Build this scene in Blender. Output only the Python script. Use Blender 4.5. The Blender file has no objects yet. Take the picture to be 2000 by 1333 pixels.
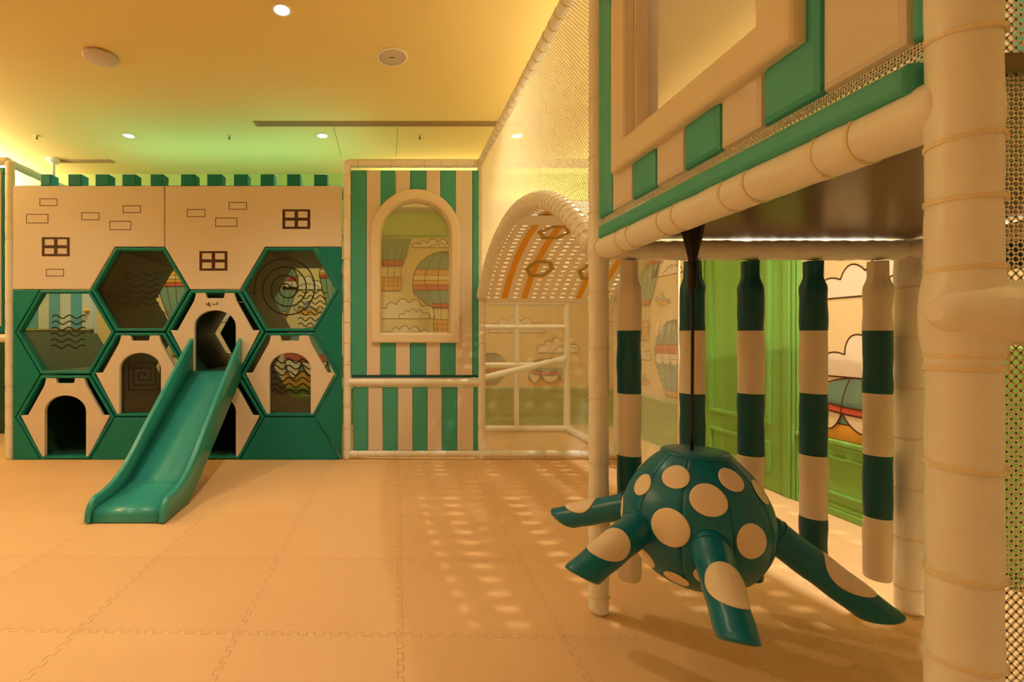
import bpy, bmesh, math, random
from mathutils import Vector, Matrix
from mathutils.geometry import tessellate_polygon
random.seed(7)
S = bpy.context.scene
COL = S.collection
PI = math.pi

# ------------------------------------------------------------------ camera, world, lights, exposure
FPX, VPX, VPY, EYE = 940.0, 757.0, 660.0, 1.10      # focal length / principal point of the 2000x1333 frame, eye height
cam_d = bpy.data.cameras.new('camera')
cam = bpy.data.objects.new('camera', cam_d); COL.objects.link(cam)
cam.location = (0, 0, EYE); cam.rotation_euler = (PI/2, 0, 0)
cam_d.sensor_width = 36; cam_d.sensor_fit = 'HORIZONTAL'
cam_d.lens = FPX/2000*36
cam_d.shift_x = (1000-VPX)/2000; cam_d.shift_y = -(666.5-VPY)/2000
cam_d.clip_start = .02
S.camera = cam
S.view_settings.view_transform = 'Standard'; S.view_settings.look = 'None'
S.view_settings.gamma = 1; S.view_settings.use_curve_mapping = False
S.view_settings.exposure = -0.35
w = bpy.data.worlds.new('world'); S.world = w; w.use_nodes = True
w.node_tree.nodes['Background'].inputs[0].default_value = (1, .66, .34, 1)
w.node_tree.nodes['Background'].inputs[1].default_value = 0.02
S.cycles.max_bounces = 10; S.cycles.diffuse_bounces = 6; S.cycles.transparent_max_bounces = 16
S.cycles.sample_clamp_indirect = 6

WARM = (1.0, .86, .58)
ROOM_X0, ROOM_X1, ROOM_Y0, ROOM_Y1, CEIL = -5.0, 2.78, -2.2, 6.11, 3.18
def lamp(kind, name, loc, power, color=WARM, **kw):
    d = bpy.data.lights.new(name, kind); d.energy = power; d.color = color
    for k, v in kw.items(): setattr(d, k, v)
    o = bpy.data.objects.new(name, d); COL.objects.link(o); o.location = loc
    return o
DOWN = [(-2.66, 4.95), (-.67, 4.95), (1.33, 4.95), (-2.66, 3.05), (-.67, 3.05), (1.33, 3.05),
        (-2.66, 1.15), (-.67, 1.15), (1.33, 1.15), (-.67, -.8), (-2.66, -.8), (-4.4, 3.05), (2.45, 2.2), (2.3, -.9)]
POWER = {(1.33, 3.05): 210, (-.67, 3.05): 102, (-2.66, 3.05): 84, (-.67, 1.15): 24, (2.3, -.9): 50, (-2.66, 1.15): 125, (1.33, 4.95): 110, (2.45, 2.2): 350, (1.33, 1.15): 60, (-.67, -.8): 25, (-2.66, -.8): 175,
         (-2.66, 4.95): 120, (-.67, 4.95): 175, (-4.4, 3.05): 25}
for x, y in DOWN:
    lamp('SPOT', 'downlight_lamp', (x, y, CEIL-.035), POWER.get((x, y), 115), WARM if x < 2 else (1, .96, .80), spot_size=math.radians(116), spot_blend=.95,
         shadow_soft_size=.015 if (x, y) in ((1.33, 3.05), (1.33, 4.95)) else .045)
# cove strips (upward) on the ledges of the right, back and left walls, strip lamp above the play wall
def strip(name, loc, sx, sy, power, color=WARM):
    o = lamp('AREA', name, loc, power, color, shape='RECTANGLE', size=sx, size_y=sy)
    o.rotation_euler = (PI, 0, 0); return o
strip('cove_lamp', (2.62, 2.6, 2.80), .08, 6.6, 72, (1, .78, .40))
strip('cove_lamp', (1.2, 5.98, 2.80), 2.6, 00.08, 16, (1, .80, .42))
strip('cove_lamp', (-4.86, 4.2, 2.80), .08, 3.6, 180, (1, .88, .62))
strip('cool_lamp', (-1.6, 5.3, 2.50), 2.8, .4, 11, (.30, 1.0, .60))

# ------------------------------------------------------------------ materials
def mat(name, col, rough=.5, spec=.5, bump=0, bscale=40, var=0, coat=0, metal=0, emit=None, detail=3):
    m = bpy.data.materials.new(name); m.use_nodes = True
    nt = m.node_tree; b = nt.nodes['Principled BSDF']
    b.inputs['Base Color'].default_value = (*col, 1); b.inputs['Roughness'].default_value = rough
    b.inputs['Specular IOR Level'].default_value = spec; b.inputs['Coat Weight'].default_value = coat
    b.inputs['Coat Roughness'].default_value = .2; b.inputs['Metallic'].default_value = metal
    if emit:
        b.inputs['Emission Color'].default_value = (*emit[0], 1); b.inputs['Emission Strength'].default_value = emit[1]
    if bump or var:
        tc = nt.nodes.new('ShaderNodeTexCoord'); n = nt.nodes.new('ShaderNodeTexNoise')
        n.inputs['Scale'].default_value = bscale; n.inputs['Detail'].default_value = detail
        nt.links.new(tc.outputs['Object'], n.inputs['Vector'])
        if bump:
            bp = nt.nodes.new('ShaderNodeBump'); bp.inputs['Strength'].default_value = bump; bp.inputs['Distance'].default_value = .01
            nt.links.new(n.outputs['Fac'], bp.inputs['Height']); nt.links.new(bp.outputs['Normal'], b.inputs['Normal'])
        if var:
            mx = nt.nodes.new('ShaderNodeMixRGB'); mx.blend_type = 'MULTIPLY'; mx.inputs[0].default_value = var
            mx.inputs[1].default_value = (*col, 1)
            nt.links.new(n.outputs['Color'], mx.inputs[2])
            r = nt.nodes.new('ShaderNodeValToRGB'); r.color_ramp.elements[0].position = .3; r.color_ramp.elements[1].position = .7
            r.color_ramp.elements[0].color = (.6, .6, .6, 1)
            nt.links.new(n.outputs['Fac'], r.inputs[0]); nt.links.new(r.outputs[0], mx.inputs[2])
            nt.links.new(mx.outputs[0], b.inputs['Base Color'])
    return m
M = dict(
    pipe=mat('pipe_vinyl', (.86, .84, .80), .34, .5, .35, 22),
    tie=mat('cable_tie_plastic', (.82, .72, .52), .4),
    cream=mat('cream_vinyl', (.74, .66, .58), .45, .4, .05, 60),
    stripe=mat('striped_teal_vinyl', (.055, .36, .32), .42, .4, .05, 60),
    frame=mat('window_frame_foam', (.80, .70, .55), .5, .4),
    green=mat('play_wall_green_vinyl', (.002, .20, .19), .45, .3, .06, 50),
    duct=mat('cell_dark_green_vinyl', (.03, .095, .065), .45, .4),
    slide=mat('slide_plastic', (.035, .33, .32), .28, .5),
    octo=mat('octopus_teal_vinyl', (.0, .14, .23), .30, .4, .12, 30),
    octocream=mat('octopus_cream_vinyl', (.82, .68, .50), .45, .4, .05, 40),
    bagcream=mat('bag_cream_vinyl', (.86, .76, .64), .5, .35, .12, 35),
    bagteal=mat('bag_teal_vinyl', (.0, .085, .125), .38, .4, .15, 30),
    lime=mat('lime_paint', (.20, .42, .085), .45, .4),
    limeup=mat('lime_upper_paint', (.48, .61, .22), .55, .3),
    paper=mat('mural_paper', (.80, .62, .36), .75, .2),
    cloud=mat('mural_cloud_ink', (.84, .72, .60), .75, .2),
    ink=mat('mural_line_ink', (.09, .03, .012), .75, .2),
    mteal=mat('mural_teal_ink', (.20, .34, .27), .75, .2),
    mred=mat('mural_red_ink', (.58, .11, .07), .75, .2),
    morange=mat('mural_orange_ink', (.80, .40, .07), .75, .2),
    mgrey=mat('mural_grey_ink', (.42, .46, .46), .75, .2),
    black=mat('black_print', (.012, .010, .008), .6, .3),
    brown=mat('brown_print', (.075, .030, .012), .6, .3),
    ceil=mat('ceiling_paint', (.88, .70, .31), .8, .2),
    wallc=mat('cream_wall_paint', (.80, .70, .56), .8, .2),
    base=mat('floor_underlay', (.5, .29, .15), .9, .1),
    deck=mat('deck_plywood_film', (.13, .075, .03), .28, .6, .04, 12),
    net=mat('net_cord', (.86, .78, .62), .7, .2),
    strap=mat('white_webbing', (.90, .83, .76), .6, .3),
    ostrap=mat('orange_webbing', (.85, .42, .03), .6, .3),
    khaki=mat('khaki_webbing', (.50, .34, .08), .7, .2),
    rope=mat('black_nylon', (.006, .005, .005), .55, .4, .3, 60),
    white=mat('white_fixture', (.85, .80, .74), .5),
    grille=mat('speaker_grille', (.62, .50, .42), .6),
    blue=mat('cool_lit_blue_vinyl', (.08, .42, .72), .5),  # blue raised to put the cool light on this pad into its colour
    coolwhite=mat('cool_lit_white_vinyl', (.72, .84, 1.0), .5),  # white stripe, with the cool light painted in as a blue tint
    yellow=mat('yellow_plastic', (.85, .52, .02), .4),
    dark=mat('dark_metal', (.05, .04, .03), .5),
    glow=mat('downlight_diffuser', (1, .9, .7), .5, emit=((1, .86, .62), 14)),
)
def mat_floor():
    m = bpy.data.materials.new('foam_mat'); m.use_nodes = True
    nt = m.node_tree; b = nt.nodes['Principled BSDF']
    b.inputs['Roughness'].default_value = .55; b.inputs['Specular IOR Level'].default_value = .35
    tc = nt.nodes.new('ShaderNodeTexCoord')
    wv = nt.nodes.new('ShaderNodeTexWave'); wv.inputs['Scale'].default_value = 62; wv.wave_type = 'BANDS'; wv.bands_direction = 'X'
    wv2 = nt.nodes.new('ShaderNodeTexWave'); wv2.inputs['Scale'].default_value = 62; wv2.bands_direction = 'Y'
    ad = nt.nodes.new('ShaderNodeMath'); ad.operation = 'ADD'
    nt.links.new(tc.outputs['Object'], wv.inputs['Vector']); nt.links.new(tc.outputs['Object'], wv2.inputs['Vector'])
    ms = nt.nodes.new('ShaderNodeMath'); ms.operation = 'MULTIPLY'; ms.inputs[1].default_value = .3
    nt.links.new(wv2.outputs['Fac'], ms.inputs[0]); nt.links.new(wv.outputs['Fac'], ad.inputs[0]); nt.links.new(ms.outputs[0], ad.inputs[1])
    bp = nt.nodes.new('ShaderNodeBump'); bp.inputs['Strength'].default_value = .16; bp.inputs['Distance'].default_value = .002
    nt.links.new(ad.outputs[0], bp.inputs['Height']); nt.links.new(bp.outputs['Normal'], b.inputs['Normal'])
    oi = nt.nodes.new('ShaderNodeObjectInfo'); r = nt.nodes.new('ShaderNodeValToRGB')
    r.color_ramp.elements[0].color = (.76, .475, .245, 1); r.color_ramp.elements[1].color = (.81, .515, .27, 1)
    nt.links.new(oi.outputs['Random'], r.inputs[0]); nt.links.new(r.outputs[0], b.inputs['Base Color'])
    return m
M['mat'] = mat_floor()
def mat_clear(name, tint, gl=.5, haze=0):
    m = bpy.data.materials.new(name); m.use_nodes = True
    nt = m.node_tree; nt.nodes.clear()
    o = nt.nodes.new('ShaderNodeOutputMaterial'); t = nt.nodes.new('ShaderNodeBsdfTransparent'); t.inputs[0].default_value = (*tint, 1)
    g = nt.nodes.new('ShaderNodeBsdfGlossy'); g.inputs['Roughness'].default_value = .04
    f = nt.nodes.new('ShaderNodeFresnel'); f.inputs[0].default_value = 1.45
    mu = nt.nodes.new('ShaderNodeMath'); mu.operation = 'MULTIPLY'; mu.inputs[1].default_value = gl
    x = nt.nodes.new('ShaderNodeMixShader')
    nt.links.new(f.outputs[0], mu.inputs[0]); nt.links.new(mu.outputs[0], x.inputs[0])
    nt.links.new(t.outputs[0], x.inputs[1]); nt.links.new(g.outputs[0], x.inputs[2]); 
    if haze:
        df = nt.nodes.new('ShaderNodeBsdfDiffuse'); df.inputs[0].default_value = (.8, .72, .58, 1); h = nt.nodes.new('ShaderNodeMixShader'); h.inputs[0].default_value = haze
        nt.links.new(x.outputs[0], h.inputs[1]); nt.links.new(df.outputs[0], h.inputs[2]); x = h
    nt.links.new(x.outputs[0], o.inputs[0])
    return m
M['clear'] = mat_clear('clear_acrylic', (.93, .95, .90), .9)
M['frost'] = mat_clear('frosted_acrylic', (.74, .72, .78), .5, .30)
M['smoke'] = mat_clear('tinted_acrylic', (.90, .90, .82), .7, .16)

# ------------------------------------------------------------------ helpers
class G:
    """collects polygons; build() links them as one mesh object"""
    def __init__(s): s.v = []; s.f = []; s.mi = []; s.sm = []; s.cur = 0
    def add(s, vs, fs, smooth=False):
        o = len(s.v); s.v += [tuple(p) for p in vs]
        for f in fs:
            s.f.append([o+i for i in f]); s.mi.append(s.cur); s.sm.append(smooth)
    def box(s, x0, x1, y0, y1, z0, z1):
        s.add([(x0,y0,z0),(x1,y0,z0),(x1,y1,z0),(x0,y1,z0),(x0,y0,z1),(x1,y0,z1),(x1,y1,z1),(x0,y1,z1)],
              [(0,3,2,1),(4,5,6,7),(0,1,5,4),(1,2,6,5),(2,3,7,6),(3,0,4,7)])
    def rings(s, rs, closed=False, caps=True, smooth=True):
        n = len(rs[0]); vs = [p for r in rs for p in r]; fs = []
        k = len(rs)
        for i in range(k if closed else k-1):
            a, b = i*n, ((i+1) % k)*n
            for j in range(n): fs.append((a+j, a+(j+1) % n, b+(j+1) % n, b+j))
        s.add(vs, fs, smooth)
        if caps and not closed:
            s.add(rs[0], [tuple(range(n-1, -1, -1))]); s.add(rs[-1], [tuple(range(n))])
    def tube(s, pts, r, seg=10, caps=True, closed=False):
        pts = [Vector(p) for p in pts]; n = len(pts); rs = []
        rf = r if callable(r) else (lambda i: r)
        nrm = None
        for i, p in enumerate(pts):
            if closed: t = (pts[(i+1) % n]-pts[i-1])
            else: t = pts[min(i+1, n-1)]-pts[max(i-1, 0)]
            t.normalize()
            if nrm is None:
                a = Vector((0, 0, 1)) if abs(t.z) < .9 else Vector((1, 0, 0))
                nrm = (a-t*a.dot(t)).normalized()
            else:
                nrm = (nrm-t*nrm.dot(t)).normalized()
            b = t.cross(nrm); rr = rf(i)
            rs.append([p+(nrm*math.cos(2*PI*k/seg)+b*math.sin(2*PI*k/seg))*rr for k in range(seg)])
        s.rings(rs, closed=closed, caps=caps)
    def lathe(s, prof, c=(0, 0, 0), seg=32, a0=0, a1=2*PI, smooth=True):
        full = abs(a1-a0-2*PI) < 1e-6; n = seg if full else seg+1
        c = Vector(c); vs = []
        for r, z in prof:
            for k in range(n):
                a = a0+(a1-a0)*k/seg
                vs.append(c+Vector((r*math.cos(a), r*math.sin(a), z)))
        fs = []
        for i in range(len(prof)-1):
            for k in range(seg):
                k2 = (k+1) % n
                fs.append((i*n+k, i*n+k2, (i+1)*n+k2, (i+1)*n+k))
        s.add(vs, fs, smooth)
    def build(s, name, m, parent=None, fix=True):
        me = bpy.data.meshes.new(name); me.from_pydata(s.v, [], s.f)
        for mm in (m if isinstance(m, (list, tuple)) else [m]): me.materials.append(M[mm] if isinstance(mm, str) else mm)
        me.polygons.foreach_set('material_index', s.mi); me.polygons.foreach_set('use_smooth', s.sm)
        if fix:
            bm = bmesh.new(); bm.from_mesh(me)
            bmesh.ops.remove_doubles(bm, verts=bm.verts, dist=1e-5)
            bmesh.ops.recalc_face_normals(bm, faces=bm.faces); bm.to_mesh(me); bm.free()
        me.update()
        return link(name, me, parent)
def link(name, me, parent=None):
    o = bpy.data.objects.new(name, me); COL.objects.link(o)
    if parent is not None: adopt(o, parent)
    return o
def adopt(o, parent):
    o.parent = parent
    if parent.parent is None: o.matrix_parent_inverse = Matrix.Translation(parent.location).inverted()
def tag(o, label=None, cat=None, group=None, kind=None):
    for k, v in (('label', label), ('category', cat), ('group', group), ('kind', kind)):
        if v: o[k] = v
    return o
def thing(name, label, cat, loc, group=None):
    o = bpy.data.objects.new(name, None); COL.objects.link(o); o.location = loc; o.empty_display_size = .1
    return tag(o, label, cat, group)
def area2(p): return sum(p[i][0]*p[(i+1) % len(p)][1]-p[(i+1) % len(p)][0]*p[i][1] for i in range(len(p)))/2
def offset(poly, d):
    """inset a CCW polygon by d (mitred)"""
    n = len(poly); out = []
    for i in range(n):
        p0, p1, p2 = Vector(poly[i-1]), Vector(poly[i]), Vector(poly[(i+1) % n])
        a = (p1-p0).normalized(); b = (p2-p1).normalized()
        n1 = Vector((-a.y, a.x)); n2 = Vector((-b.y, b.x))
        k = 1+n1.dot(n2)
        m = (n1+n2)/max(k, .35)
        q = p1+m*d; out.append((q.x, q.y))
    return out
def front(y): return lambda u, v, d: (u, y+d, v)              # faces -Y (towards the viewer); d goes away
def sidex(x): return lambda u, v, d: (x+d, -u, v)             # faces -X, u = -Y
def prism(g, poly, F, depth, ch=.006, holes=(), steps=2):
    """padded board: front face at d=0 with a rounded edge, back at d=depth"""
    loops = [(poly if area2(poly) > 0 else poly[::-1], 1)]
    for h in holes: loops.append((h if area2(h) > 0 else h[::-1], -1))
    tops = []
    for lp, sg in loops:
        rs = [[F(u, v, depth) for u, v in lp]]
        for k in range(steps+1):
            a = PI/2*k/steps
            q = offset(lp, sg*ch*(1-math.cos(a)))
            rs.append([F(u, v, ch*(1-math.sin(a))) for u, v in q])
        g.rings(rs, caps=False, smooth=False)
        tops.append(offset(lp, sg*ch) if ch else lp)
    for pl, d in ((tops, 0.0), ([l for l, _ in loops], depth)):
        tri = tessellate_polygon([[Vector((u, v, 0)) for u, v in l] for l in pl])
        flat = [p for l in pl for p in l]
        g.add([F(u, v, d) for u, v in flat], tri)
    return g
def flat(g, poly, F, d=0, holes=()):
    pl = [poly]+list(holes)
    tri = tessellate_polygon([[Vector((u, v, 0)) for u, v in l] for l in pl])
    g.add([F(u, v, d) for l in pl for u, v in l], tri)
def stroke(g, pts, F, wd, d=0, closed=False):
    n = len(pts); L = []; R = []
    for i in range(n):
        p = Vector(pts[i])
        a = Vector(pts[(i-1) % n] if closed or i > 0 else pts[i]); b = Vector(pts[(i+1) % n] if closed or i < n-1 else pts[i])
        t = (b-a)
        if t.length < 1e-9: t = Vector((1, 0))
        t.normalize(); nn = Vector((-t.y, t.x))*wd/2
        L.append(p+nn); R.append(p-nn)
    vs = [F(q.x, q.y, d) for q in L+R]
    g.add(vs, [(i, (i+1) % n, n+(i+1) % n, n+i) for i in range(n if closed else n-1)])
def rect(x0, x1, y0, y1): return [(x0, y0), (x1, y0), (x1, y1), (x0, y1)]
def copy_tree(o, parent=None):
    c = o.copy(); COL.objects.link(c)
    if parent is not None: c.parent = parent
    for ch in list(o.children): copy_tree(ch, c)
    return c
YC = 4.36                                             # front plane of the play wall
KC = YC/FPX
def X(px): return (px-VPX)*KC
def Z(py): return EYE-(py-VPY)*KC
def P(pts): return [(X(a), Z(b)) for a, b in pts]
# ------------------------------------------------------------------ room shell
fl = G(); fl.box(ROOM_X0-.1, ROOM_X1+.1, ROOM_Y0-.1, ROOM_Y1+.1, -.12, -.014)
floor = tag(fl.build('floor', 'base'), 'orange foam puzzle mat floor of the playroom', kind='structure')
MW = .604; TN, TA = 10, .010
def jig():
    """one foam mat outline: every side carries teeth, opposite sides match when tiled"""
    def side(n=TN):
        p = []; w = MW/(2*n)
        for i in range(n):
            a = 2*i*w; e = .0025
            p += [(a+w*.5+e, -TA), (a+w*.5-.0*e, TA), (a+w*1.5-e, TA), (a+w*1.5, -TA)]
        return p
    s = side(); g = .0004
    bot = [(u, v) for u, v in s]
    right = [(MW-v, u) for u, v in s]
    top = [(u, MW+v) for u, v in reversed(s)]
    left = [(-v, u) for u, v in reversed(s)]
    return offset([(0, 0)]+bot+[(MW, 0)]+right+[(MW, MW)]+top+[(0, MW)]+left, g)
jo = jig(); jg = G()
ji = offset(jo, .0008)
jn = len(jo)
jg.add([(u, v, -.0138) for u, v in jo]+[(u, v, -.0009) for u, v in jo]+[(u, v, 0) for u, v in ji],
       [(i, (i+1) % jn, jn+(i+1) % jn, jn+i) for i in range(jn)]+[(jn+i, jn+(i+1) % jn, 2*jn+(i+1) % jn, 2*jn+i) for i in range(jn)])
jg.add([(u, v, 0) for u, v in ji], tessellate_polygon([[Vector((u, v, 0)) for u, v in ji]]))
mme = None
MROT = math.radians(-1.1); ca, sa = math.cos(MROT), math.sin(MROT)
mo = (.047, 1.78)                                   # a known mat corner
for i in range(-9, 6):
    for j in range(-4, 9):
        x, y = mo[0]+ca*i*MW-sa*j*MW, mo[1]+sa*i*MW+ca*j*MW
        if x < ROOM_X0-.55 or x > ROOM_X1-.02 or y < -.9 or y > ROOM_Y1-.03: continue
        if mme is None:
            o = jg.build('mat', 'mat', floor); mme = o.data
        else: o = link('mat', mme, floor)
        o.location = (x, y, random.uniform(0, .0006)); o.rotation_euler = (0, 0, MROT)
c = G(); c.box(ROOM_X0-.1, ROOM_X1+.1, ROOM_Y0-.1, ROOM_Y1+.1, CEIL, CEIL+.1)
ceiling = tag(c.build('ceiling', 'ceil'), kind='structure')
W_TOP, M_TOP = .47, 2.36
b = G(); b.box(ROOM_X0-.1, ROOM_X1+.1, ROOM_Y1, ROOM_Y1+.1, 0, CEIL)
wall_back = tag(b.build('wall_back', 'paper'), kind='structure')
b = G(); b.box(ROOM_X1, ROOM_X1+.1, ROOM_Y0, ROOM_Y1, 0, CEIL)
wall_right = tag(b.build('wall_right', 'paper'), kind='structure')
b = G(); b.box(ROOM_X0-.1, ROOM_X0, ROOM_Y0, ROOM_Y1, 0, CEIL)
wall_left = tag(b.build('wall_left', 'wallc'), kind='structure')
b = G(); b.box(ROOM_X0-.1, ROOM_X1+.1, ROOM_Y0-.1, ROOM_Y0, 0, CEIL)
wall_front = tag(b.build('wall_front', 'wallc'), kind='structure')
FB, FR = front(ROOM_Y1), sidex(ROOM_X1)             # drawing planes; d < 0 stands proud of the wall
def board(name, F, poly, th, m, parent, ch=.004, holes=()):
    g = G(); prism(g, poly, lambda u, v, d: F(u, v, d-th), th, ch, holes); return g.build(name, m, parent)
# green dado, chair rail, upper panelling
board('wainscot', FB, rect(ROOM_X0, ROOM_X1-.012, 0, W_TOP), .012, 'lime', wall_back)
board('wainscot', FR, rect(-ROOM_Y1+.012, -4.225, 0, W_TOP), .012, 'lime', wall_right)
board('wainscot', FR, rect(-3.245, -ROOM_Y0, 0, W_TOP), .012, 'lime', wall_right)
board('upper_panelling', FB, rect(ROOM_X0, ROOM_X1-.01, M_TOP, CEIL), .012, 'limeup', wall_back)
board('upper_panelling', FR, rect(-ROOM_Y1+.012, -ROOM_Y0, M_TOP, CEIL), .012, 'limeup', wall_right)
for nm, F, u0, u1 in (('trim_1', FB, ROOM_X0, ROOM_X1-.035), ('trim_2', FR, -ROOM_Y1+.035, -4.225), ('trim_3', FR, -3.245, -ROOM_Y0)):
    g = G()
    prism(g, rect(u0, u1, W_TOP-.03, W_TOP), lambda u, v, d: F(u, v, d-.035), .035, .008)
    prism(g, rect(u0, u1, W_TOP-.055, W_TOP-.03), lambda u, v, d: F(u, v, d-.022), .022, .006)
    tag(g.build(nm, 'lime'), kind='structure')
for nm, F, u0, u1 in (('baseboard_back', FB, ROOM_X0, ROOM_X1-.03), ('baseboard_right', FR, -ROOM_Y1+.03, -4.225), ('baseboard_right', FR, -3.245, -ROOM_Y0)):
    g = G()
    prism(g, rect(u0, u1, 0, .045), lambda u, v, d: F(u, v, d-.03), .03, .006)
    prism(g, rect(u0, u1, .045, .075), lambda u, v, d: F(u, v, d-.022), .022, .006)
    tag(g.build(nm, 'lime'), kind='structure')
def ringframe(F, u0, u1, v0, v1, wd=.022, th=.016, base=.012):
    g = G()
    for k, (a, t) in enumerate(((0, th*.6), (.006, th))):
        w2 = wd-2*a
        prism(g, rect(u0+a, u1-a, v0+a, v1-a), lambda u, v, d: F(u, v, d-t-base), t, .003, [rect(u0+a+w2, u1-a-w2, v0+a+w2, v1-a-w2)])
    return g
for k in range(6):
    u = ROOM_X0+.1+k*1.27
    ringframe(FB, u, u+1.15, .125, .37).build('moulding', 'lime', wall_back)
for u0, u1 in ((-6.0, -5.2), (-5.1, -4.3), (-3.17, -2.1), (-2.0, -.9), (-.8, .3)):
    ringframe(FR, u0, u1, .125, .37).build('moulding', 'lime', wall_right)
# arched mouldings on the upper green band
def archpts(cx, hw, v0, vs, n=20, vr=None):
    vr = hw if vr is None else vr
    return [(cx-hw, v0)]+[(cx-hw*math.cos(PI*k/n), vs+vr*math.sin(PI*k/n)) for k in range(n+1)]+[(cx+hw, v0)]
for k in range(7):
    cx = ROOM_X0+.75+k*1.14
    g = G()
    for hw, th in ((.48, .022), (.43, .018)):
        o = archpts(cx, hw, M_TOP+.03, 2.62, 20, hw*.9); i = archpts(cx, hw-.025, M_TOP+.055, 2.62, 20, hw*.9-.025)
        prism(g, o, lambda u, v, d: FB(u, v, d-th-.012), th, .003, [i])
    g.build('arch_moulding', 'limeup', wall_back)
# ledges that hide the cove strips
g = G(); g.box(2.56, 2.77, ROOM_Y0+.05, 5.85, 2.70, 2.79); tag(g.build('trim_4', 'wallc'), kind='structure')
g = G(); g.box(-.1, 2.55, 5.90, 6.09, 2.70, 2.79); tag(g.build('trim_5', 'wallc'), kind='structure')
g = G(); g.box(-4.99, -4.78, 1.2, 6.05, 2.70, 2.79); tag(g.build('trim_6', 'wallc'), kind='structure')
# green panelled door in the right wall
g = G(); prism(g, rect(-4.17, -3.335, 0.004, 2.13), lambda u, v, d: FR(u, v, d-.03), .03, .003)
door = tag(g.build('door_1', 'lime'), 'lime green panelled door in the mural wall behind the hanging bags', kind='structure')
for u0, u1, v0, v1 in ((-4.10, -3.45, .475, 1.98), (-4.10, -3.45, .135, .356)):
    ringframe(FR, u0, u1, v0, v1, .035, .018, .03).build('door_panel', 'lime', door)
g = G()
for o, i, th in ((.055, 0, .045), (.085, .058, .035), (.105, .088, .028)):
    for s in (-4.17-o, ):
        prism(g, rect(s, -4.17-i if i else -4.172, 0, 2.13+o), lambda u, v, d: FR(u, v, d-th), th, .004)
    prism(g, rect(-3.335+i+.002, -3.335+o, 0, 2.13+o), lambda u, v, d: FR(u, v, d-th), th, .004)
    prism(g, rect(-4.17-o, -3.335+o, 2.132+i, 2.13+o+.0), lambda u, v, d: FR(u, v, d-th), th, .004)
g.build('door_casing', 'lime', door)
# taller green panel beside the near post
g = G(); prism(g, rect(-2.34, -1.5, .076, 1.06), lambda u, v, d: FR(u, v, d-.055), .04, .006); g.build('tall_panel', 'lime', wall_right)

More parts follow.
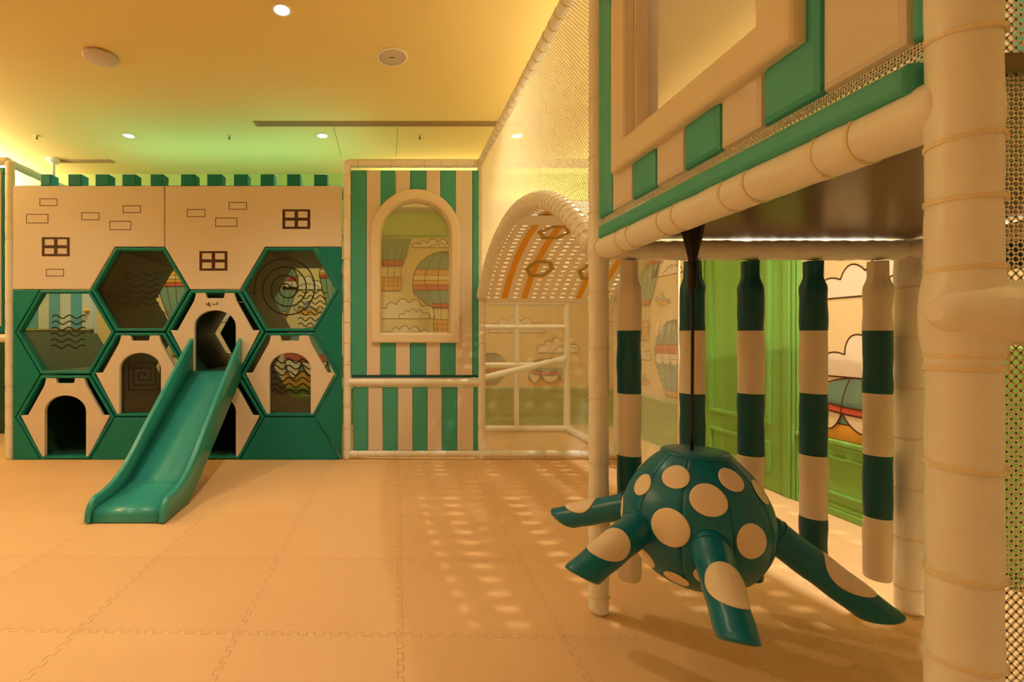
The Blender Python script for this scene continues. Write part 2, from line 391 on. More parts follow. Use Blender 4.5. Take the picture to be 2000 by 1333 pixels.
# ------------------------------------------------------------------ mural prints
def bumpy(cx, base, w, h, seed):
    r = random.Random(seed); n = 5
    ks = [0, .16, .34, .56, .78, 1]
    nod = [(cx-w/2+w*t, base+h*(.06+.60*(1-(2*t-1)**2)**.8)*(1 if 0 < t < 1 else .3)*(.85+.3*r.random())) for t in ks]
    pts = [(cx-w/2, base)]
    for (xa, ya), (xb, yb) in zip(nod, nod[1:]):
        dx, dy = xb-xa, yb-ya
        for q in range(9):
            t = q/8; sg = .42*math.sin(PI*t)**.8
            pts.append((xa+dx*t-dy*sg*.9, ya+dy*t+dx*sg))
    pts.append((cx+w/2, base))
    return pts
class Mural:
    mats = ['paper', 'cloud', 'ink', 'mteal', 'mred', 'morange', 'mgrey']
    def __init__(s, F, wall, lim): s.F = F; s.wall = wall; s.lay = 1; s.lim = lim
    def clip(s, poly, keep):
        for axis, val, sgn in keep:
            out = []
            for i in range(len(poly)):
                a, b2 = poly[i-1], poly[i]
                ia, ib = (a[axis]-val)*sgn >= 0, (b2[axis]-val)*sgn >= 0
                if ia != ib:
                    t = (val-a[axis])/(b2[axis]-a[axis]); out.append((a[0]+(b2[0]-a[0])*t, a[1]+(b2[1]-a[1])*t))
                if ib: out.append(b2)
            poly = out
            if len(poly) < 3: return []
        return poly
    def begin(s): s.g = G(); s.k = 0
    def dd(s): s.k += 1; return -.0008-.0006*s.k
    def fill(s, poly, m):
        poly = s.clip(poly, s.lim)
        if poly: s.g.cur = s.mats.index(m); flat(s.g, poly, s.F, s.dd())
    def line(s, pts, wd=.008, closed=False):
        s.g.cur = 2; d = s.dd()
        if closed: pts = list(pts)+[pts[0]]
        (a0, va, _), (_, vb, _) = s.lim[0], s.lim[1]
        run = []
        for p in pts:
            if va <= p[1] <= vb: run.append(p)
            else:
                if len(run) > 1: stroke(s.g, run, s.F, wd, d)
                run = []
        if len(run) > 1: stroke(s.g, run, s.F, wd, d)
    def end(s, name): return s.g.build(name, s.mats, s.wall, fix=False)
    def cloud(s, cx, base, w, h, seed, lw=.009):
        s.begin(); p = bumpy(cx, base, w, h, seed); s.fill(p, 'cloud'); s.line(p, lw, True)
        q = bumpy(cx+w*.16, base, w*.55, h*.5, seed+1); s.line(q[1:-1], lw*.8); s.end('mural_cloud')
    def balloon(s, cx, top, w, h, seed=0, lw=.009, style=0, nf=.68):
        s.begin(); r = w/2; cy = top-r; nk = top-h*nf; nw = w*.18
        env = [(cx+r*math.sin(a), cy+r*math.cos(a)) for a in [-1.9+3.8*k/30 for k in range(31)]]
        env = env[::-1]
        L = env[-1]; Rr = env[0]
        env = [(cx+nw, nk)]+[(cx+nw+(Rr[0]-cx-nw)*t, nk+(Rr[1]-nk)*t**1.15) for t in (.3, .6, .85)]+env+[(cx-nw-(cx-nw-L[0])*t, nk+(L[1]-nk)*t**1.15) for t in (.85, .6, .3)]+[(cx-nw, nk)]
        s.fill(env, 'mteal')
        band = lambda v0, v1: s.clip(env, [(1, v0, 1), (1, v1, -1)])
        for v0, v1, m in ((cy+.13*w, cy+.22*w, 'morange'), (cy+.05*w, cy+.13*w, 'paper'), (cy-.02*w, cy+.05*w, 'morange'), (cy-.11*w, cy-.02*w, 'mred')) if style == 0 else ((cy+.0*w, cy+.14*w, 'mred'), (cy-.08*w, cy+.0*w, 'cloud')):
            bp = band(v0, v1)
            if bp: s.fill(bp, m); s.line(bp, lw*.7, True)
        if style == 1:
            for k in range(5):
                c2 = cx-r*.8+k*r*.4
                s.fill([(c2-r*.2, cy-.08*w)]+[(c2-r*.2*math.cos(PI*q/8), cy-.08*w-r*.16*math.sin(PI*q/8)) for q in range(9)], 'cloud')
        nb = [(cx-nw*1.02, nk), (cx+nw*1.02, nk), (cx+nw*1.1, nk+.05*h), (cx-nw*1.1, nk+.05*h)]
        s.fill(nb, 'mred' if style == 0 else 'morange'); s.line(nb, lw*.7, True)
        for k in (-.62, -.2, .25, .66):
            pts = []
            for q in range(15):
                t = q/14
                v = nk+(top-nk)*t
                hw = nw+(r-nw)*min(1, ((v-nk)/(cy-nk+1e-6))**.8) if v < cy else math.sqrt(max(0, r*r-(v-cy)**2))
                pts.append((cx+k*hw, v))
            s.line(pts, lw*.7)
        s.line(env, lw, True)
        bt, bb = top-h*(nf+(1-nf)*.45), top-h
        for k in (-1, -.35, .35, 1): s.line([(cx+k*nw*.95, nk), (cx+k*nw*.85, bt)], lw*.6)
        bk = [(cx-nw*.85, bb), (cx+nw*.85, bb), (cx+nw, bt), (cx-nw, bt)]
        s.fill(bk, 'morange'); s.line(bk, lw*.8, True)
        for q in (.35, .68): s.line([(cx-nw*.95, bb+(bt-bb)*q), (cx+nw*.95, bb+(bt-bb)*q)], lw*.5)
        for q in (-.6, -.2, .2, .6): s.line([(cx+nw*q, bb), (cx+nw*q*1.08, bt)], lw*.5)
        s.end('mural_balloon')
    def dome(s, cx, top, w, lw=.010):
        """the top of a big balloon rising behind the dado: teal cap, red band, swags, orange fringe"""
        s.begin(); r = w/2; v0 = W_TOP; h = top-v0
        xs = [cx-r+2*r*k/20 for k in range(21)]
        sag = lambda u, a: -a*h*(1-((u-cx)/r)**2)
        low = [(u, v0+.60*h+sag(u, .07)) for u in xs]; b1 = [(u, v0+.49*h+sag(u, .07)) for u in xs]
        cap = [(cx+r*math.cos(PI*k/24), v0+.60*h+.40*h*math.sin(PI*k/24)**.8) for k in range(25)]
        s.fill(cap+low[1:-1], 'mteal')
        s.fill([(cx-r, v0), (cx+r, v0)]+[(u, v) for u, v in reversed(b1)], 'mteal')
        ft = [(u, v0+.26*h) for u in xs]
        s.fill([(cx-r, v0), (cx+r, v0)]+ft[::-1], 'morange'); s.line(ft, lw*.8)
        for k in range(24): s.line([(cx-r+2*r*(k+.5)/24, v0), (cx-r+2*r*(k+.5)/24, v0+.26*h)], lw*.7)
        for a, b2 in ((cx-r, cx-r*.42), (cx-r*.42, cx+r*.52), (cx+r*.52, cx+r)):
            n = 12; sw = [(a+(b2-a)*q/n, v0+.46*h-.30*h*math.sin(PI*q/n)**.75) for q in range(n+1)]
            s.fill([(a+(b2-a)*q/n, v0+.49*h+sag(a+(b2-a)*q/n, .07)) for q in range(n, -1, -1)]+sw, 'cloud'); s.line(sw, lw)
        s.fill(b1+low[::-1], 'mred'); s.line(b1, lw); s.line(low, lw); s.line(cap, lw)
        for k in (-.42, .52): s.line([(cx+k*r*(1-t*t*.45), v0+.42*h+(h*.56)*t) for t in (0, .25, .5, .75, 1)], lw*.8)
        s.end('mural_balloon')
    def bird(s, cx, cy, w):
        s.begin()
        body = [(cx+w*.5*math.cos(a), cy+w*.2*math.sin(a)) for a in [2*PI*k/16 for k in range(16)]]
        s.fill(body, 'morange'); s.line(body, .006, True)
        wing = [(cx-w*.1, cy), (cx+w*.25, cy+w*.05), (cx+w*.05, cy+w*.5), (cx-w*.2, cy+w*.45)]
        s.fill(wing, 'mgrey'); s.line(wing, .006, True)
        hd = [(cx-w*.5+w*.16*math.cos(2*PI*k/12), cy+w*.16+w*.16*math.sin(2*PI*k/12)) for k in range(12)]
        s.fill(hd, 'mgrey'); s.line(hd, .006, True)
        s.line([(cx+w*.4, cy), (cx+w*.75, cy+w*.12), (cx+w*.7, cy-w*.12), (cx+w*.4, cy)], .006); s.end('mural_bird')
KB = ROOM_Y1/FPX
def bx(px): return (px-VPX)*KB
def bz(py): return EYE-(py-VPY)*KB
lim = [(1, W_TOP+.002, 1), (1, M_TOP-.002, -1), (0, ROOM_X0+.01, 1), (0, ROOM_X1-.02, -1)]
mb = Mural(FB, wall_back, lim)
mb.balloon(bx(764), bz(330), 120*KB, bz(330)-bz(568), 1, nf=.80)
mb.balloon(bx(868), bz(492), bx(930)-bx(806), bz(492)-bz(653), 2)
mb.cloud(bx(792), bz(623), 110*KB, 46*KB, 3); mb.cloud(bx(795), bz(660), 90*KB, 26*KB, 4); mb.cloud(bx(850), bz(484), 90*KB, 14*KB, 9)
mb.cloud(bx(590), bz(566), 75*KB, 30*KB, 5); mb.balloon(bx(655), bz(505), 62*KB, 165*KB, 6)
mb.balloon(bx(548), bz(515), 70*KB, 150*KB, 7, style=1); mb.bird(bx(600), bz(608), 40*KB)
mb.balloon(bx(352), bz(505), 90*KB, 190*KB, 8); mb.bird(bx(305), bz(612), 34*KB); mb.cloud(bx(300), bz(560), 60*KB, 25*KB, 10)
mb.cloud(bx(450), bz(630), 80*KB, 30*KB, 11); mb.dome(bx(1072), bz(700), 80*KB); mb.dome(bx(612), bz(640), 110*KB)
mb.cloud(bx(1010), bz(650), 110*KB, 36*KB, 12); mb.cloud(bx(1090), bz(690), 80*KB, 34*KB, 14); mb.balloon(bx(960), bz(690), 60*KB, 90*KB, 13)
mb.cloud(bx(200), bz(600), 100*KB, 40*KB, 15); mb.balloon(bx(90), bz(480), 110*KB, 230*KB, 16); mb.dome(bx(430), bz(690), 110*KB)
lim = [(1, W_TOP+.002, 1), (1, M_TOP-.002, -1), (0, -ROOM_Y1+.02, 1), (0, -4.28, -1)]
mr = Mural(FR, wall_right, lim)
mr.balloon(-5.20, 2.25, .62, 1.18, 1); mr.balloon(-4.66, 1.27, .66, 1.1, 2, style=1)
mr.cloud(-4.78, 1.72, .55, .22, 3); mr.cloud(-5.32, .86, .5, .2, 4); mr.bird(-4.86, 1.46, .2); mr.bird(-5.2, .62, .18); mr.cloud(-5.8, 1.3, .5, .2, 5)
mr.lim = [(1, W_TOP+.002, 1), (1, M_TOP-.002, -1), (0, -3.22, 1), (0, -.1, -1)]
mr.dome(-2.80, .86, .60); mr.cloud(-2.66, 1.345, .86, .24, 6, .009); mr.cloud(-2.62, .86, .90, .36, 7, .009)
mr.cloud(-2.3, 1.75, .7, .3, 8, .011); mr.balloon(-3.12, 2.2, .30, .8, 3); mr.balloon(-1.1, 1.9, .8, 1.3, 9); mr.cloud(-1.9, 1.5, .6, .22, 10, .011)
# ------------------------------------------------------------------ padded pipe frame
frame = thing('pipe_frame', 'cream vinyl padded pipe frame carrying the castle bays, the tower and the raised deck', 'play frame', (.85, 2.5, 0))
PR = .0395
def pad_pipe(name, p0, p1, r=PR, seg=18, tie=.2, off=.1, amp=.07, cap=True, ties=False, tie_at=None, bulge=None, step=.02, dents=0, flare=0):
    p0, p1 = Vector(p0), Vector(p1); L = (p1-p0).length; n = max(4, int(L/step))
    rr = random.Random(hash((round(p0.x, 2), round(p1.z, 2), round(p1.y, 2))) & 0xffff)
    at = tie_at if tie_at is not None else [off+k*tie for k in range(int((L-off)/tie)+1)]
    ph = [rr.uniform(0, 6.28) for _ in range(4)]
    def rad(i):
        s = L*i/n
        k = 1+.012*math.sin(s*23+ph[0])+.012*math.sin(s*41+ph[1])
        for a in at: k -= amp*math.exp(-((s-a)/.016)**2)
        if bulge: k += bulge[1]*math.exp(-((s-bulge[0])/bulge[2])**2)
        if cap: k *= 1-.25*max(0, 1-s/.012)**2-.25*max(0, 1-(L-s)/.012)**2
        if flare: k *= math.sin(PI/2*min(1, .22+.78*s/flare))
        return r*k
    g = G(); pts = [p0+(p1-p0)*(i/n) for i in range(n+1)]
    g.tube(pts, rad, seg)
    if dents:
        t = (p1-p0).normalized()
        for i, v in enumerate(g.v):
            q = Vector(v); s = (q-p0).dot(t); ax = p0+t*s; d = q-ax
            if d.length < 1e-6: continue
            a = math.atan2(d.x+d.y, d.z+d.y*.3-d.x)
            k = dents*(math.sin(s*37+3*a+ph[2])*math.sin(a*2+s*19+ph[3])); g.v[i] = tuple(ax+d*(1+k))
    o = g.build(name, 'pipe', frame)
    if ties:
        t = (p1-p0).normalized(); a = Vector((0, 0, 1)) if abs(t.z) < .9 else Vector((1, 0, 0))
        u = (a-t*a.dot(t)).normalized(); w2 = t.cross(u)
        for s in at:
            c = p0+t*s; q = r*1.0; g = G(); m = 28; tl = rr.uniform(-.1, .1)
            rs = []
            for k in range(m):
                an = 2*PI*k/m; dv = u*math.cos(an)+w2*math.sin(an); ax = t*(tl*q*math.cos(an+ph[0]))
                rs.append([c+ax+dv*(q-.002)-t*.0035, c+ax+dv*(q+.0015)-t*.0035, c+ax+dv*(q+.0015)+t*.0035, c+ax+dv*(q-.002)+t*.0035])
            g.rings(rs, closed=True, smooth=False)
            hx = (Vector((1, -.55, 0)).normalized() if abs(t.z) > .9 else Vector((0, 0, -1)) if abs(t.y) < .5 else Vector((-.4, 0, -1)).normalized())
            hc = c+hx*(q+.002); e = t.cross(hx)
            vs = []
            for sa_, sb, sc in [(x_, y_, z_) for x_ in (-1, 1) for y_ in (-1, 1) for z_ in (-1, 1)]:
                vs.append(hc+hx*.0035*sa_+e*.0055*sb+t*.005*sc)
            g.add(vs, [(0, 1, 3, 2), (4, 6, 7, 5), (0, 4, 5, 1), (2, 3, 7, 6), (0, 2, 6, 4), (1, 5, 7, 3)])
            tie_o = link('cable_tie', g.build('cable_tie', 'tie').data) if False else g.build('cable_tie', 'tie', o)
    return o
TOP = 2.68; DZ = 1.45
GX = (.844, 2.085); PY = .706
p0t = [.63, .755, .913, 1.056, 1.074, 1.20, 1.30, 1.386, 1.54, 1.72, 1.9, .45, .28]
pad_pipe('post', (GX[0], PY, 0), (GX[0], PY, TOP), .0388, 40, tie_at=p0t, amp=.035, ties=True, bulge=(1.135, .16, .06), step=.011, dents=.018)
pad_pipe('post', (GX[0], 1.925, 0), (GX[0], 1.925, TOP), .0375, 32, tie_at=[.07, .36, .60, .86, 1.06, 1.28, 1.42, 1.6, 1.82, 2.05, 2.3, 2.5], amp=.05, ties=True, bulge=(DZ, .10, .05), step=.012, dents=.014)
pad_pipe('post', (GX[1], 1.925, 0), (GX[1], 1.925, TOP), .043, 28, amp=.05, ties=True, dents=.03)
pad_pipe('post', (GX[1], PY, 0), (GX[1], PY, TOP))
for x, y in ((GX[0]+.006, YC), (-.366, YC), (-3.42, YC), (GX[1], YC), (GX[0], 5.6), (GX[1], 5.6), (-.366, 5.6), (-3.42, 5.6), (-4.66, YC)):
    pad_pipe('post', (x, y, 0), (x, y, TOP+.02), .037, ties=y < 5, tie=.19, dents=.012)
def rail(a, b, r=.036, **kw): return pad_pipe('rail', a, b, r, **kw)
rail((GX[0], PY, DZ), (GX[0], 1.925, DZ), .044, seg=32, ties=True, tie_at=[.14, .21, .38, .46, .66, .73, .92, .99, 1.16], amp=.03, step=.011, dents=.02)
rail((GX[0], 1.925, DZ), (GX[1], 1.925, DZ), .041, seg=24, tie=.052, off=.06, amp=.05, step=.008, dents=.035)
rail((GX[1], PY, DZ), (GX[1], 1.925, DZ), .04)
rail((.785, .690, 1.136), (GX[1], .668, 1.134), .0465, flare=.085, seg=32, ties=True, tie_at=[.2, .5, .8, 1.05], amp=.03, step=.012, dents=.02)
rail((GX[0], PY, TOP), (GX[0], YC, TOP), .036, ties=True, tie=.09)
rail((GX[1], PY, TOP), (GX[1], YC, TOP), .036)
rail((-.366, YC, TOP), (GX[1], YC, TOP), .038, tie=.15, ties=True, dents=.015)
rail((GX[0], 1.925, TOP), (GX[1], 1.925, TOP), .036)
rail((-.366, YC, Z(747)), (GX[0], YC, Z(747)), .038, tie=.15, dents=.02)
rail((-.366, YC, .048), (GX[0], YC, .048), .033, tie=.16, ties=True, dents=.015)
rail((GX[0], YC, .045), (GX[1], YC, .045), .034, tie=.16, ties=True)
rail((GX[0], YC, DZ), (GX[1], YC, DZ), .036, tie=.08)
for z in (.045, .78, 1.22, 1.5, TOP): rail((GX[0], 5.6, z), (GX[1], 5.6, z), .033)
rail((GX[0], 5.2, .62), (GX[1], 5.6, .86), .036)
rail((GX[1], YC, .045), (GX[1], 5.6, .045)); rail((GX[0], YC, .045), (GX[0], 5.6, .045), .03)
rail((1.5, 5.6, .045), (1.5, 5.6, 1.5), .03)
rail((-4.66, YC, Z(661)), (-3.42, YC, Z(661)), .036); rail((-4.66, YC, TOP+.02), (-3.42, YC, TOP+.02), .036)
rail((-3.42, YC, TOP), (-3.42, 5.6, TOP), .036); rail((-.366, YC, TOP), (-.366, 5.6, TOP), .036)
# deck
dk = thing('deck_platform', 'dark brown raised deck above the octopus swing with a teal padded edge', 'platform', (1.46, 1.3, 1.5))
g = G(); g.box(GX[0]+.03, GX[1]-.02, .70, 1.91, 1.4915, 1.515); g.build('deck_board', 'deck', dk)
g = G(); prism(g, rect(-1.835, -.745, 1.478, 1.526), sidex(.800), .03, .012, steps=3); g.build('edge_pad', 'stripe', dk)
g = G(); prism(g, rect(-1.85, -.72, 1.33, 1.42), sidex(GX[1]-.02), .04, .01); g.build('edge_pad', 'bagteal', dk)

# ------------------------------------------------------------------ castle play wall
def hexv(cx, cy, R=97.0, hh=82.75): return [(cx+R, cy), (cx+R/2, cy-hh), (cx-R/2, cy-hh), (cx-R, cy), (cx-R/2, cy+hh), (cx+R/2, cy+hh)]
CX = (131, 276.5, 422, 567.5)
CELLS = dict(A=(CX[0], 649), B=(CX[0], 814.5), C=(CX[1], 566.2), D=(CX[1], 731.7), E=(CX[2], 649), F=(CX[2], 814.5), G=(CX[3], 566.2), H=(CX[3], 731.7))
castle = thing('castle_play_wall', 'green and cream castle play wall with hexagon crawl cells and gate shaped openings', 'play wall', (X(349), YC+.5, 0))
FC = front(YC-.03)
def pad(name, px, m, th=.05, ch=.006, parent=None, dd=0):
    g = G(); poly = P(px)
    poly = offset(poly if area2(poly) > 0 else poly[::-1], .0012)
    prism(g, poly, lambda u, v, d: FC(u, v, d+dd), th, ch); return g.build(name, m, parent or castle)
padL = pad('cream_pad', [(30, 365), (324, 365), (324, 483.5), (228, 483.5), (179.5, 566.2), (30, 566.2)], 'cream')
padR = pad('cream_pad', [(325, 365), (668, 365), (668, 483.5), (519, 483.5), (470.5, 566.2), (373.5, 566.2), (325, 483.5)], 'cream')
pad('green_pad', [(30, 567), (82.5, 566.5), (34, 649), (82.5, 731.7), (34, 814.5), (82.5, 897), (30, 897)], 'green')
pad('green_pad', [(179.5, 897), (228, 814.5), (325, 814.5), (373.5, 897)], 'green')
pad('green_pad', [(470.5, 897), (519, 814.5), (616, 814.5), (664.5, 897)], 'green')
pad('green_pad', [(616, 483.8), (668, 483.8), (668, 897), (616, 814.5), (664.5, 731.7), (616, 649), (664.5, 566.2)], 'green')
def decal(g, px, holes=()): flat(g, P(px), lambda u, v, d: FC(u, v, d-.0012), 0, [P(h) for h in holes])
def box4(x0, y0, x1, y1): return [(x0, y0), (x1, y0), (x1, y1), (x0, y1)]
for par, bl, wl in ((padL, [(82, 390, 116.5, 404.5), (56, 420, 99, 438), (163, 417, 198, 432), (243.5, 403.5, 278.5, 418), (217.5, 433.5, 259.5, 451), (94.5, 526.5, 129.5, 541)], [(86.5, 465, 140.5, 502)]),
                    (padR, [(368, 410.5, 403.5, 425.5), (449, 397, 484, 411.5), (423, 427, 465.5, 444.5)], [(553, 411, 607, 449), (392, 492, 446.5, 530)])):
    for x0, y0, x1, y1 in bl:
        g = G(); decal(g, box4(x0, y0, x1, y1), [box4(x0+1.3, y0+1.3, x1-1.3, y1-1.3)]); g.build('printed_brick', 'brown', par)
    for x0, y0, x1, y1 in wl:
        mx, my = (x0+x1)/2, (y0+y1)/2
        g = G(); decal(g, box4(x0, y0, x1, y1), [box4(x0+5.5, y0+4, mx-3.4, my-3), box4(mx+3.4, y0+4, x1-5.5, my-3), box4(x0+5.5, my+3, mx-3.4, y1-4.5), box4(mx+3.4, my+3, x1-5.5, y1-4.5)])
        g.build('printed_window', 'brown', par)
def wavy(x0, x1, y, amp=3.2, per=27.5):
    n = 44; return P([(x0+(x1-x0)*k/n, y-amp*math.sin(2*PI*(x1-x0)*k/n/per)) for k in range(n+1)])
def lines(par, segs, yoff, wd=.0115):
    g = G()
    for s in segs: stroke(g, s, front(yoff), wd)
    return g.build('printed_lines', 'black', par, fix=False)
def gate(cx, cy):
    o = [(-37, 77), (-19, 77), (-18, 73), (-16.5, 66), (16.5, 66), (18, 73), (19, 77), (37, 77), (39, 68), (41.5, 60), (73, 3.5), (87, 3.5), (44, -79)]
    o = [(cx+a, cy-b2) for a, b2 in o]
    return o+[(cx+40, cy+79)]+[(cx+40*math.cos(PI*k/16), cy-11-31*math.sin(PI*k/16)) for k in range(17)]+[(cx-40, cy+79), (cx-44, cy+79), (cx-87, cy-3.5), (cx-73, cy-3.5), (cx-41.5, cy-60), (cx-39, cy-68)]
BACK = 5.5
for nm, (cx, cy) in CELLS.items():
    o = P(hexv(cx, cy, 95.6, 81.5)); i = P(hexv(cx, cy, 88.5, 75.5))
    g = G(); prism(g, o, FC, .06, .011, [i]); fr = g.build('hexagon_rim', 'green', castle)
    # the cell behind it: six padded walls running to the back of the structure
    hv, hi = P(hexv(cx, cy, 94.5, 80.6)), P(hexv(cx, cy, 90, 76.8))
    skip = {'A': (1, 2, 3, 4)}.get(nm, ())
    for k in range(6):
        if nm == 'A' and k in (1, 2): continue
        a, b2, c2, d2 = hv[k], hv[(k+1) % 6], hi[(k+1) % 6], hi[k]
        g = G(); y0, y1 = YC+.035, BACK
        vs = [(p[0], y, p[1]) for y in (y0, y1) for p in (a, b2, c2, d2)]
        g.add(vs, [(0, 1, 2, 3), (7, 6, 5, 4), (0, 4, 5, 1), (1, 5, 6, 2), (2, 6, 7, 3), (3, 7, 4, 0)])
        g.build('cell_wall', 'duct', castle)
    if nm in 'BDEFH':
        poly = P(gate(cx, cy))
        g = G(); prism(g, poly if area2(poly) > 0 else poly[::-1], front(YC-.026), .035, .006); gt = g.build('gate_board', 'cream', castle)
        if nm == 'E': gateE = gt
    if nm in 'BEF':
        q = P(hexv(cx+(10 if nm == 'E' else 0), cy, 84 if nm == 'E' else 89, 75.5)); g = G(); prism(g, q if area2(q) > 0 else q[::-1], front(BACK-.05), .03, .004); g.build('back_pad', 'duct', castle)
    if nm in 'ACDGH':
        q = P(hexv(cx, cy, 89.5, 76.3)); g = G()
        prism(g, q if area2(q) > 0 else q[::-1], front(YC+.016), .005, .0); pane = g.build('clear_panel', 'clear', castle)
        yl = YC+.0145
        if nm == 'A': lines(pane, [wavy(98+(k < 2)*1.5-(k > 2)*1, 165-(k > 2)*1.5, 619+k*11.7) for k in range(6)], yl)
        if nm == 'C': lines(pane, [wavy(242, 309, 535.5+k*11.6) for k in range(6)], yl)
        if nm == 'G': lines(pane, [P([(558-2+(6+58*t)*math.cos(2*PI*(3.5*t)+.2)*1.0+3, 564+(6+58*t)*math.sin(-2*PI*(3.5*t)-.2)) for t in [k/160 for k in range(161)]])], yl)
        if nm == 'D':
            sp = [(0, 0)]; L = 4.5; dx, dy = 1, 0; x = y = 0; k = 0
            pts = [(278, 734)]
            for k in range(14):
                st = 5+9.6*(k//2)
                dx, dy = [(1, 0), (0, -1), (-1, 0), (0, 1)][k % 4]
                pts.append((pts[-1][0]+dx*st, pts[-1][1]+dy*st))
            lines(pane, [P([a, b2]) for a, b2 in zip(pts, pts[1:])], yl)
        if nm == 'H': lines(pane, [wavy(530, 606, 706+k*12, 4, 27) for k in range(6)], yl)
        if nm in 'GH':
            q = P(hexv(cx, cy, 89.5, 76.3)); g = G(); prism(g, q if area2(q) > 0 else q[::-1], front(BACK-.03), .005, .0); bp = g.build('clear_panel', 'clear', castle)
            if nm == 'G': lines(bp, [wavy(538, 608, 547+k*13.5, 4.2, 24) for k in range(7)], BACK-.032, .011)
# crenel blocks along the top
for cx, w2 in [(92.5, 20), (149, 26), (202, 26), (254, 26), (308.5, 25), (369, 28), (420.5, 29), (471.5, 27), (523, 26.5), (574.5, 26), (627, 26)]:
    g = G(); prism(g, P(box4(cx-w2/2, 342, cx+w2/2, 364.6))[::-1], front(YC-.026), .11, .008); g.build('crenel_block', 'green', castle)
g = G(); prism(g, P(box4(44, 349, 70, 364.6))[::-1], front(YC+.25), .11, .008); g.build('crenel_block', 'green', castle)
g = G(); prism(g, P(box4(657, 349, 668, 364.6))[::-1], front(YC+.25), .11, .008); g.build('crenel_block', 'green', castle)
g = G(); prism(g, P(box4(31, 362.5, 667, 366))[::-1], front(YC+.0), .4, .004); g.build('top_board', 'green', castle)
# small printed emblem on the middle gate
FE = front(YC-.0272)
g = G()
lf = lambda cx, cy, a, l, w2: [(cx+math.cos(a)*l*t-math.sin(a)*w2*math.sin(PI*t)*s, cy+math.sin(a)*l*t+math.cos(a)*w2*math.sin(PI*t)*s) for s, ts in ((1, (0, .25, .5, .75, 1)), (-1, (.75, .5, .25))) for t in ts]
for cx, cy, a, l, w2 in ((408, 598, -1.2, 8, 2.0), (407, 597, -2.2, 5, 1.2), (410, 598, -.5, 4, 1.5), (411, 597, 1.2, 4, 1.2)):
    flat(g, P(lf(cx, cy, a, l, w2)), FE)
for pts in ([(415.5, 592), (415.2, 596.5)], [(418, 596), (420, 593.5), (421.5, 596), (423, 593.8), (424.5, 596)], [(426, 590), (425.3, 596.5)], [(428.8, 591.5), (426, 594), (428.6, 596)], [(417, 597.2), (424, 595), (427, 594)]):
    stroke(g, P(pts), FE, .0042)
g.build('printed_emblem', 'brown', gateE, fix=False)
# blue striped pad seen through the lower left hexagon
bp = thing('striped_back_pad', 'blue and white striped pad behind the wavy lined left hexagon of the castle', 'pad', (-3.7, 5.52, 1.2))
for k in range(6):
    x0, x1 = -4.12+k*.125, -4.12+(k+1)*.125-.002
    g = G(); prism(g, rect(x0, x1, 1.2, 1.62), front(5.50), .05, .006); g.build('stripe', 'blue' if k % 2 == 0 else 'coolwhite', bp)
g = G(); g.lathe([(0, -.02), (.018, -.02), (.022, 0), (.018, .02), (0, .02)], (-3.425, 5.48, 1.408), 12)
for i, v in enumerate(g.v): pass
g.box(-3.46, -3.40, 5.47, 5.50, 1.398, 1.412); g.build('clip', 'yellow', bp)
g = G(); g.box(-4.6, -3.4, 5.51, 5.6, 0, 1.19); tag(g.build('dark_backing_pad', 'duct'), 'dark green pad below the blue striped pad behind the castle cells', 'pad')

# ------------------------------------------------------------------ slide
sl = thing('slide', 'teal green plastic slide running from the middle castle gate down to the floor', 'slide', (-1.55, 3.0, 0))
bed = [(4.33, .79), (4.2, .735), (3.35, .185), (3.22, .125), (3.08, .098), (2.95, .09), (2.89, .084), (2.855, .06), (2.845, .015)]
SX0, SX1, WT = -1.785, -1.312, .034
def smooth_path(p, n=6):
    out = []
    for i in range(len(p)-1):
        a, b2, c2, d2 = p[max(i-1, 0)], p[i], p[i+1], p[min(i+2, len(p)-1)]
        for k in range(n):
            t = k/n
            out.append(tuple(.5*(2*b2[j]+(c2[j]-a[j])*t+(2*a[j]-5*b2[j]+4*c2[j]-d2[j])*t*t+(3*b2[j]-a[j]-3*c2[j]+d2[j])*t**3) for j in (0, 1)))
    return out+[p[-1]]
bs = smooth_path(bed, 5)
g = G(); th = .03
rs = []
for k, (y, z) in enumerate(bs):
    rs.append([(SX0+.01, y, z), (SX1-.01, y, z), (SX1-.01, y+.0, max(.004, z-th)), (SX0+.01, y+.0, max(.004, z-th))])
g.rings(rs, smooth=False)
for i in range(len(g.sm)): g.sm[i] = True
g.build('slide_bed', 'slide', sl)
wt = smooth_path([(4.325, 1.075), (4.30, 1.07), (3.55, .50), (3.30, .30), (3.14, .20), (3.0, .155), (2.92, .148), (2.87, .128), (2.838, .08), (2.83, .012)], 6)
wb = [(4.325, .74), (4.2, .66), (3.5, .205), (3.30, .075), (3.17, .012), (3.0, .010), (2.86, .010)]
def bottom_at(y):
    for a, b2 in zip(wb, wb[1:]):
        if a[0] >= y >= b2[0]: return a[1]+(b2[1]-a[1])*(y-a[0])/(b2[0]-a[0])
    return wb[-1][1] if y < wb[-1][0] else wb[0][1]
for x0, x1 in ((SX0, SX0+WT), (SX1-WT, SX1)):
    g = G(); rs = []; c2 = .010
    for y, z in wt:
        zb = min(bottom_at(y), z-.002)
        rs.append([(x0, y, zb), (x0, y, max(zb+.001, z-c2)), (x0+c2*.3, y, max(zb+.001, z-c2*.3)), (x0+c2, y, z), (x1-c2, y, z), (x1-c2*.3, y, max(zb+.001, z-c2*.3)), (x1, y, max(zb+.001, z-c2)), (x1, y, zb)])
    g.rings(rs, smooth=True); g.build('side_wall', 'slide', sl)
for x in (SX0+.03, SX1-.03):
    g = G(); g.lathe([(0, 0), (.012, 0), (.012, .014), (0, .014)], (x, 2.88, 0), 12); g.build('foot', 'dark', sl)

